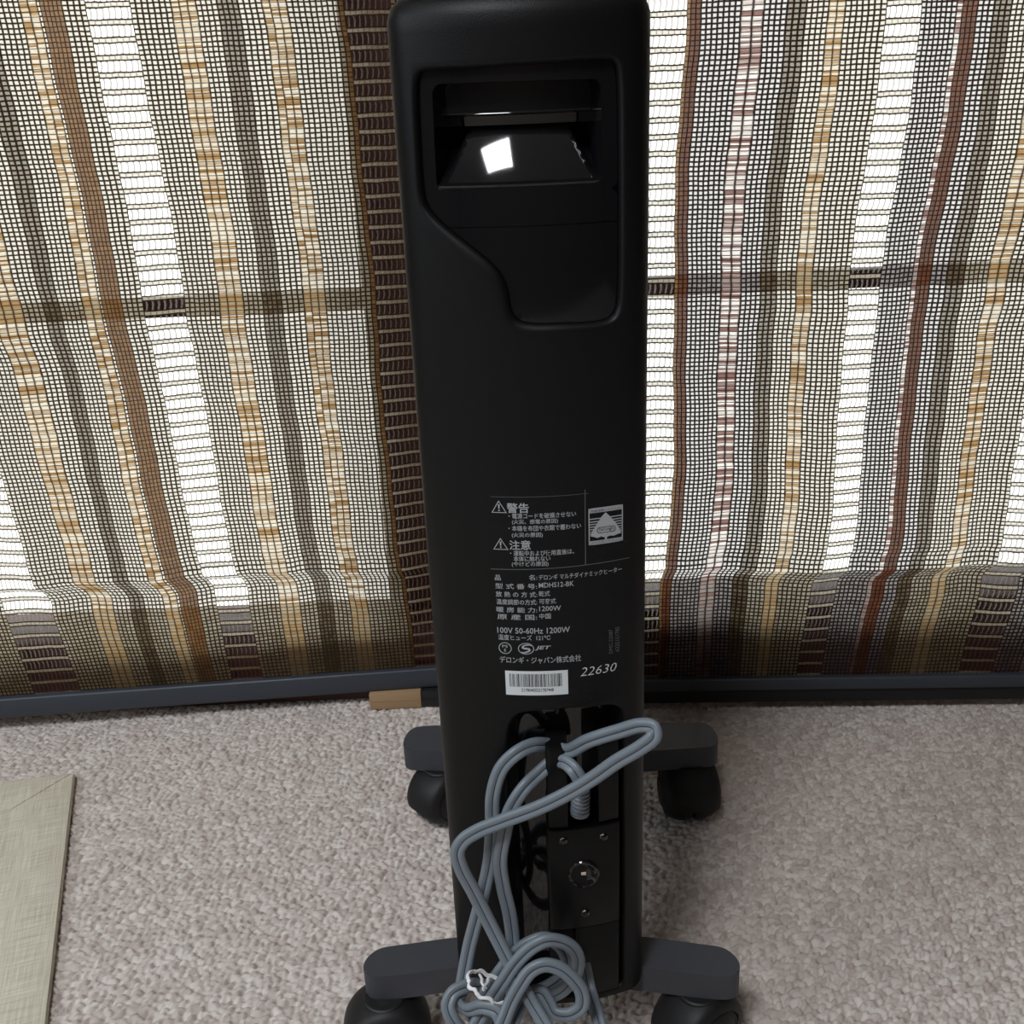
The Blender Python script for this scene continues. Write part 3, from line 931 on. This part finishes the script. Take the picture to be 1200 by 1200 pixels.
triangle_sign(warn, -.0233, -.0146, .4390, .4468)
triangle_sign(warn, -.0233, -.0146, .4166, .4242)
dim = bmesh.new()
stroke(dim, seg((-.0233, .4487), (.0310, .4487)), .00022)
stroke(dim, seg((.0289, .4510), (.0286, .4052), 4), .00040)
stroke(dim, seg((-.0254, .4045), (.0540, .4058)), .00040)
# marks: round PS-over-E mark and the S-in-oval mark
ell = lambda cx, cz, rx, rz, n=36: [(cx + rx * cos(2 * pi * k / n), cz + rz * sin(2 * pi * k / n)) for k in range(n)]
stroke(rate, ell(-.0192, .3536, .0036, .0036), .00045, closed=True)
put_text(rate, 'PS', -.0209, -.0176, .3540, .0017, bold=.01)
put_text(rate, 'E', -.0198, -.0186, .3513, .0018, bold=.01)
stroke(rate, ell(-.0069, .3536, .0045, .0036), .00045, closed=True)
S_ = [(-.0036, .3556), (-.0052, .3562), (-.0078, .3558), (-.0092, .3546), (-.0082, .3538), (-.0058, .3536), (-.0046, .3530), (-.0054, .3518), (-.0080, .3509), (-.0098, .3512)]
for w0, (a_, c_) in zip((.0005, .0008, .0010, .0012, .0012, .0012, .0012, .0010, .0007), zip(S_, S_[1:])):
    stroke(rate, [a_, c_], w0)
code = bmesh.new()
put_text(code, 'DMC-22087', .0418, .0440, .3456, .0160, vertical=True)
put_text(code, '6325151785', .0456, .0480, .3462, .0164, vertical=True)
emb = bmesh.new()
ex0, ex1, ez0, ez1 = .0309, .0498, .4175, .4392
EX = lambda u: ex0 + (ex1 - ex0) * u
EZ = lambda v: ez0 + (ez1 - ez0) * v
stroke(emb, seg((EX(0), EZ(0)), (EX(1), EZ(0)), 8)[:-1] + seg((EX(1), EZ(0)), (EX(1), EZ(1)), 4)[:-1] + seg((EX(1), EZ(1)), (EX(0), EZ(1)), 8)[:-1] + seg((EX(0), EZ(1)), (EX(0), EZ(0)), 4)[:-1], .0006, closed=True)
def band(bm, u0, u1, v0, v1, lift=.00012, mat=0, n=8):
    for k in range(n):
        a, c = u0 + (u1 - u0) * k / n, u0 + (u1 - u0) * (k + 1) / n
        poly2(bm, [(EX(a), EZ(v0)), (EX(c), EZ(v0)), (EX(c), EZ(v1)), (EX(a), EZ(v1))], lift, mat)
band(emb, .02, .98, .88, .985)
band(emb, .02, .98, .02, .10)
for k, v in enumerate((.70, .62, .55, .48, .41, .34, .28)):
    wdt = (.30, .26, .22, .19, .15, .10, .07)[k]
    band(emb, .02, .02 + wdt + .08, v, v + .028, n=3)
    band(emb, .90 - wdt, .98, v, v + .028, n=3)
peak = [(.50, .86), (.56, .80), (.64, .72), (.72, .62), (.82, .50), (.90, .36), (.97, .22), (.86, .20), (.74, .17), (.62, .19), (.53, .16), (.53, .06), (.47, .06), (.47, .16), (.36, .20), (.24, .17), (.14, .21), (.04, .24), (.10, .38), (.20, .52), (.30, .66), (.38, .76), (.45, .82)]
cpt = (.50, .40)
for i in range(len(peak)):
    a, c = peak[i], peak[(i + 1) % len(peak)]
    poly2(emb, [(EX(cpt[0]), EZ(cpt[1])), (EX(c[0]), EZ(c[1])), (EX(a[0]), EZ(a[1]))], .00014)
pill = [(EX(.30 + .06 * cos(t)), EZ(.38 + .075 * sin(t))) for t in [pi / 2 + pi * k / 8 for k in range(9)]] + [(EX(.72 + .06 * cos(t)), EZ(.38 + .075 * sin(t))) for t in [-pi / 2 + pi * k / 8 for k in range(9)]]
stroke(emb, pill, .00042, .00022, True, 1)
def emb_text(body, u0, u1, v0, v1, bold, mat):
    n0 = len(emb.faces)
    put_text(emb, body, EX(u0), EX(u1), EZ(v0), EZ(v1) - EZ(v0), bold=bold, lift=.00022)
    emb.faces.ensure_lookup_table()
    for f in emb.faces[n0:]:
        f.material_index = mat
emb_text("De'Longhi", .30, .72, .335, .435, .012, 1)
emb_text('液晶温度システム付', .05, .95, .90, .97, .0, 1)
emb_text('マルチダイナミック', .05, .95, .03, .085, .0, 1)
w_o = obj('warning_print', warn, PRINTED, HEAT, smooth=False, normals=False)
obj('dividing_lines', dim, PRINTED_DIM, HEAT, smooth=False, normals=False)
obj('rating_print', rate, PRINTED, HEAT, smooth=False, normals=False)
sp_ = obj('serial_number', ser, STICKER, HEAT, smooth=False, normals=False); sp_['label'] = 'slanted printed number 22630'
obj('side_code_print', code, PRINTED_DIM, HEAT, smooth=False, normals=False)
eo = obj('emblem_print', emb, [PRINTED, INK], HEAT, smooth=False, normals=False); eo['label'] = 'square grey printed emblem with a peak and an oval badge'
st = bmesh.new()
nx_, st_z = 16, ((.3220, .3384))
g = [[st.verts.new(on_face(-.0199 + .0371 * i / nx_, z, l)) for z, l in ((.3220, 0), (.3220, .0002), (.3384, .0002), (.3384, 0))] for i in range(nx_ + 1)]
for i in range(nx_):
    for k in range(3):
        st.faces.new((g[i][k], g[i + 1][k], g[i + 1][k + 1], g[i][k + 1]))
so = obj('barcode_sticker', st, STICKER, HEAT, smooth=False); so['label'] = 'white barcode sticker'
bc = bmesh.new()
rb = random.Random(5)
x = -.0174
while x < .0134:
    w_ = rb.choice((.00022, .00022, .00042, .00064))
    poly2(bc, [(x, .3278), (min(x + w_, .0136), .3278), (min(x + w_, .0136), .3366), (x, .3366)], .00028)
    x += w_ + rb.choice((.00022, .00022, .00036, .00055))
put_text(bc, '21780400221787448', -.0106, .0086, .3245, .0023, bold=.012, lift=.00028)
obj('barcode', bc, INK, so, smooth=False, normals=False)

# radiator body and rear cover behind the end cover
bm = bmesh.new()
box(bm, -.048, .048, .060, .345, .100, .690, .012, 4)
obj('radiator_body', bm, MATTE, HEAT)
bm = bmesh.new()
rear = [(A * cos(t) * (1 if abs(cos(t)) > .2 else 1), .345 + .070 * max(0, sin(t)) ** .6) for t in [pi * k / 24 for k in range(25)]]
prism(bm, rear + [(-A, .330), (A, .330)], ZB, .698, .010, 4)
obj('rear_cover', bm, MATTE, HEAT)

# feet: one cross bar at each end, with a caster under each tip
def foot(name, right, cx, z0, z1):
    pr = [(x, y) for x, y in right] + [(2 * cx - x, y) for x, y in right[::-1]]
    # smooth only the rounded tips
    q = chaikin(pr, 3)
    bm = bmesh.new()
    prism(bm, ccw(q), z0, z1, .0022, 3)
    return obj(name, bm, MATTE_FOOT, HEAT, sharp=40)
foot('front_foot', [(.020, .0290), (.060, .0280), (.116, .0180), (.1315, .0200), (.1345, .0320), (.1260, .0450), (.110, .0478), (.060, .0570), (.020, .0590)], 0.0, .0600, .0820)
foot('rear_foot', [(.030, .2780), (.085, .2850), (.143, .2900), (.1575, .2930), (.1600, .3090), (.1545, .3300), (.135, .3330), (.085, .3320), (.030, .3300)], .0085, .0590, .0820)
def caster(x, y, axis, R_=.0285, zc=.0290, wide=1.0):
    c = empty('caster', (x, y, 0)); c.parent = HEAT
    a = Vector((cos(axis), sin(axis), 0))
    bm = bmesh.new()
    for sgn in (1, -1):
        pr = [(0, .0010), (R_ - .0015, .0010), (R_, .0030), (R_ + .0001, .0080), (R_ - .0016, .0140), (R_ - .0050, .0185), (R_ - .0078, .0200), (R_ - .0088, .0192), (R_ - .0098, .0200), (R_ - .0150, .0224), (R_ - .0158, .0216), (R_ - .0166, .0224), (.0060, .0234), (0, .0236)]
        bm2 = bmesh.new()
        pr = [(q[0], q[1] * wide) for q in pr]
        lathe(bm2, pr, (0, 0, zc), a * sgn, 48)
        w = obj('wheel', bm2, TYRE, c, sharp=30)
    # hood: a shell over the upper half of both wheels
    e = Vector((-a.y, a.x, 0))
    n, m_ = 28, 14
    prof_h = [(-.0205, R_ - .0060), (-.0185, R_ - .0005), (-.0140, R_ + .0018), (-.0080, R_ + .0030), (0, R_ + .0034), (.0080, R_ + .0030), (.0140, R_ + .0018), (.0185, R_ - .0005), (.0205, R_ - .0060)]
    prof_h = [(q[0] * wide, q[1]) for q in prof_h]
    rings = []
    for k in range(n + 1):
        t = radians(-8) + radians(196) * k / n
        rings.append([bm.verts.new(Vector((0, 0, zc)) + a * h + (e * cos(t) + Vector((0, 0, 1)) * sin(t)) * r_) for h, r_ in prof_h])
    for P, Q in zip(rings, rings[1:]):
        for i in range(len(prof_h) - 1):
            bm.faces.new((P[i], P[i + 1], Q[i + 1], Q[i]))
    hd = obj('hood', bm, TYRE, c, sharp=50)
    bm = bmesh.new()
    sx, sy = (0, 0)
    lathe(bm, [(.0150, .048), (.0150, .0592), (.0138, .0602), (0, .0602)], (sx, sy, 0), (0, 0, 1), 32)
    obj('stem', bm, TYRE, c)
    return c
caster(-.1195, .0230, radians(-78))
caster(.1050, .0290, radians(-52))
caster(.1320, .2985, radians(6), wide=1.26)
caster(-.1080, .2960, radians(-40))

# ------------------------------------------------------------------ power cord (twin flex) and its tie
def catmull(P, sub=10):
    P = [Vector(p) for p in P]
    out = []
    for i in range(len(P) - 1):
        p0 = P[max(0, i - 1)]; p1 = P[i]; p2 = P[i + 1]; p3 = P[min(len(P) - 1, i + 2)]
        d1 = max((p1 - p0).length ** .5, 1e-4); d2 = max((p2 - p1).length ** .5, 1e-4); d3 = max((p3 - p2).length ** .5, 1e-4)
        for k in range(sub):
            t = k / sub
            # centripetal catmull-rom through hermite tangents
            m1 = (p2 - p1) + d2 * ((p1 - p0) / d1 - (p2 - p0) / (d1 + d2)) if i > 0 else (p2 - p1)
            m2 = (p2 - p1) + d2 * ((p3 - p2) / d3 - (p3 - p1) / (d2 + d3)) if i < len(P) - 2 else (p2 - p1)
            h = t * t * (3 - 2 * t)
            out.append(p1 * (2 * t ** 3 - 3 * t ** 2 + 1) + m1 * (t ** 3 - 2 * t ** 2 + t) + p2 * h + m2 * (t ** 3 - t ** 2))
    out.append(P[-1])
    return out
RW, OW = .00245, .00220
PROFILE = []
for k in range(11):
    t = radians(-140) + radians(280) * k / 10
    PROFILE.append((OW + RW * cos(t), RW * sin(t)))
for k in range(11):
    t = radians(40) + radians(280) * k / 10
    PROFILE.append((-OW + RW * cos(t), RW * sin(t)))
def twin_cord(bm, path, start_n=(0, -1, .25)):
    Q = catmull(path)
    N = Vector(start_n).normalized()
    rings = []
    for i, p in enumerate(Q):
        T = (Q[min(i + 1, len(Q) - 1)] - Q[max(i - 1, 0)]).normalized()
        tgt = Vector(start_n) - T * T.dot(Vector(start_n))
        N = N - T * T.dot(N)
        if tgt.length > .05:
            N = N * .82 + tgt.normalized() * .18
        N = (N - T * T.dot(N)).normalized()
        B = T.cross(N)
        rings.append([bm.verts.new(p + B * u + N * v) for u, v in PROFILE])
    n = len(PROFILE)
    for P, R2 in zip(rings, rings[1:]):
        for i in range(n):
            k = (i + 1) % n
            f = bm.faces.new((P[i], P[k], R2[k], R2[i]))
            if i in (10, 21):
                f.material_index = 1  # valley faces between the two lobes coloured darker
    bm.faces.new(rings[0]); bm.faces.new(rings[-1][::-1])
bm = bmesh.new()
INV = HEAT.matrix_basis.inverted() if False else (Matrix.Translation((.0117, .527, 0)) @ Matrix.Rotation(radians(-3), 4, 'Z')).inverted()
for path in (CORD_LOOP_FROM_SOCKET, CORD_INNER, CORD_LOWER, CORD_MAIN, CORD_TAIL):
    twin_cord(bm, path)
bmesh.ops.transform(bm, matrix=INV, verts=bm.verts)
co = obj('power_cord', bm, [CORD, GROOVE], HEAT, sharp=60)
co['label'] = 'grey twin-flex cord looped over the bracket and coiled below'

def crinkle_tie(centre, axis, r_, w, n=64):
    bm = bmesh.new()
    a = Vector(axis).normalized()
    e1 = a.cross(Vector((0, 1, 0))).normalized()
    e2 = a.cross(e1)
    rd = random.Random(3)
    rows = []
    for k in range(n):
        t = 2 * pi * k / n
        rr = r_ * (1 + .03 * rd.uniform(-1, 1))
        rr *= 1 / max(abs(cos(t)) ** 2.4 + abs(sin(t)) ** 2.4, 1e-6) ** (1 / 2.4)
        j = .0008 * sin(9 * t) + .0005 * rd.uniform(-1, 1)
        c = Vector(centre) + e1 * cos(t) * rr * 1.15 + e2 * sin(t) * rr * .8
        rad = (e1 * cos(t) + e2 * sin(t)).normalized()
        rows.append([bm.verts.new(c + a * (j + s1 * w / 2) + rad * d) for s1, d in ((-1, 0), (-1, .0007), (0, .0013), (1, .0007), (1, 0))])
    for k in range(n):
        P, Q = rows[k], rows[(k + 1) % n]
        for i in range(5):
            m_ = (i + 1) % 5
            bm.faces.new((P[i], P[m_], Q[m_], Q[i]))
    # twisted free ends
    for k in range(2):
        p0 = Vector(centre) + e2 * -r_ * .55 + e1 * r_ * (.5 - k * .5)
        d = Vector((.30 - .5 * k, -.45, -.6 + .5 * k)).normalized()
        pts_ = [p0 + d * .0022 * i + Vector((.0006 * sin(i * 1.9), 0, .0006 * cos(i * 1.7))) for i in range(5)]
        prev = None
        for p in pts_:
            ring = [bm.verts.new(p + Vector((cos(q * pi / 2), 0, sin(q * pi / 2))) * .0009) for q in range(4)]
            if prev:
                for i in range(4):
                    bm.faces.new((prev[i], prev[(i + 1) % 4], ring[(i + 1) % 4], ring[i]))
            else:
                bm.faces.new(ring)
            prev = ring
        bm.faces.new(prev)
    return bm
tie = obj('twist_tie', crinkle_tie((-.0275, .486, .1375), (.55, .05, .85), .0125, .0026), TIE, sharp=50)
tag(tie, 'crinkled white twist tie around the coiled grey cord', 'cable tie')

# ------------------------------------------------------------------ linen mat and cardboard strip
def linen():
    m, nt, out = new_mat('beige_linen')
    uv = node(nt, 'ShaderNodeTexCoord')
    mp = node(nt, 'ShaderNodeMapping'); mp.inputs['Rotation'].default_value = (0, 0, radians(-17))
    nt.links.new(uv.outputs['Object'], mp.inputs['Vector'])
    tot = None
    for sx, sy in ((26, 900), (900, 26)):
        m2 = node(nt, 'ShaderNodeMapping'); m2.inputs['Scale'].default_value = (sx, sy, 1)
        nt.links.new(mp.outputs[0], m2.inputs['Vector'])
        n = node(nt, 'ShaderNodeTexNoise'); n.inputs['Scale'].default_value = 1.0; n.inputs['Detail'].default_value = 2
        nt.links.new(m2.outputs[0], n.inputs['Vector'])
        tot = n.outputs['Fac'] if tot is None else mth(nt, 'ADD', tot, n.outputs['Fac'])
    fac = mth(nt, 'MULTIPLY_ADD', tot, 1.6, -1.1)
    col = mixc(nt, fac, (0.48, 0.435, 0.34), (0.74, 0.70, 0.59))
    p = node(nt, 'ShaderNodeBsdfPrincipled')
    nt.links.new(col, p.inputs['Base Color'])
    p.inputs['Roughness'].default_value = 0.9
    p.inputs['Specular IOR Level'].default_value = 0.15
    b = node(nt, 'ShaderNodeBump'); b.inputs['Strength'].default_value = 0.4; b.inputs['Distance'].default_value = 0.0006
    nt.links.new(tot, b.inputs['Height']); nt.links.new(b.outputs['Normal'], p.inputs['Normal'])
    nt.links.new(p.outputs[0], out.inputs[0])
    return m
LIN = linen()
mat_root = empty('floor_mat', (-.4777, .919, 0))
tag(mat_root, 'beige linen floor mat with a mitred hem, lying on the carpet', 'mat')
eR = Vector((.1016, -.324, 0)).normalized()
eL = Vector((-.0760, -.0095, 0)).normalized()
bm = bmesh.new()
cs = [Vector((0, 0, 0)), eR * 1.1, eR * 1.1 + eL * .95, eL * .95]
prism(bm, ccw([(c.x, c.y) for c in cs]), 0.0, .0060, .0022, 4)
obj('cloth', bm, LIN, mat_root)
bm = bmesh.new()
hw = .052
def strip(bm, a, b_, c, d, z0, z1):
    prism(bm, ccw([(q.x, q.y) for q in (a, b_, c, d)]), z0, z1, .0006, 2)
i0 = eR * hw + eL * hw * 1.12
strip(bm, eR * .001 + eL * .004, eL * .945, eL * .945 + eR * hw, i0, .0052, .0071)
strip(bm, eR * .006 + eL * .001, eR * 1.095, eR * 1.095 + eL * hw, i0 + eR * .003, .0052, .0069)
obj('hem', bm, LIN, mat_root)

CARD = plastic('kraft_cardboard', (0.36, 0.235, 0.125), 0.8, 0.3, 300)
CARD_BLACK = plastic('black_card', (0.012, 0.012, 0.014), 0.45)
cr = empty('cardboard_strip', (-.145, 1.028, 0)); tag(cr, 'kraft cardboard strip with black end lying under the left bottom rail', 'cardboard')
bm = bmesh.new(); box(bm, -.030, .030, 0, .045, 0, .0205, .0008, 2)
box(bm, -.030, .0302, -.0006, .001, .0108, .0112)
obj('kraft_sleeve', bm, CARD, cr)
bm = bmesh.new(); box(bm, .0302, .075, .001, .044, 0, .0200, .0008, 2)
box(bm, .0303, .075, .0004, .002, .0108, .0111)
obj('black_end', bm, CARD_BLACK, cr)
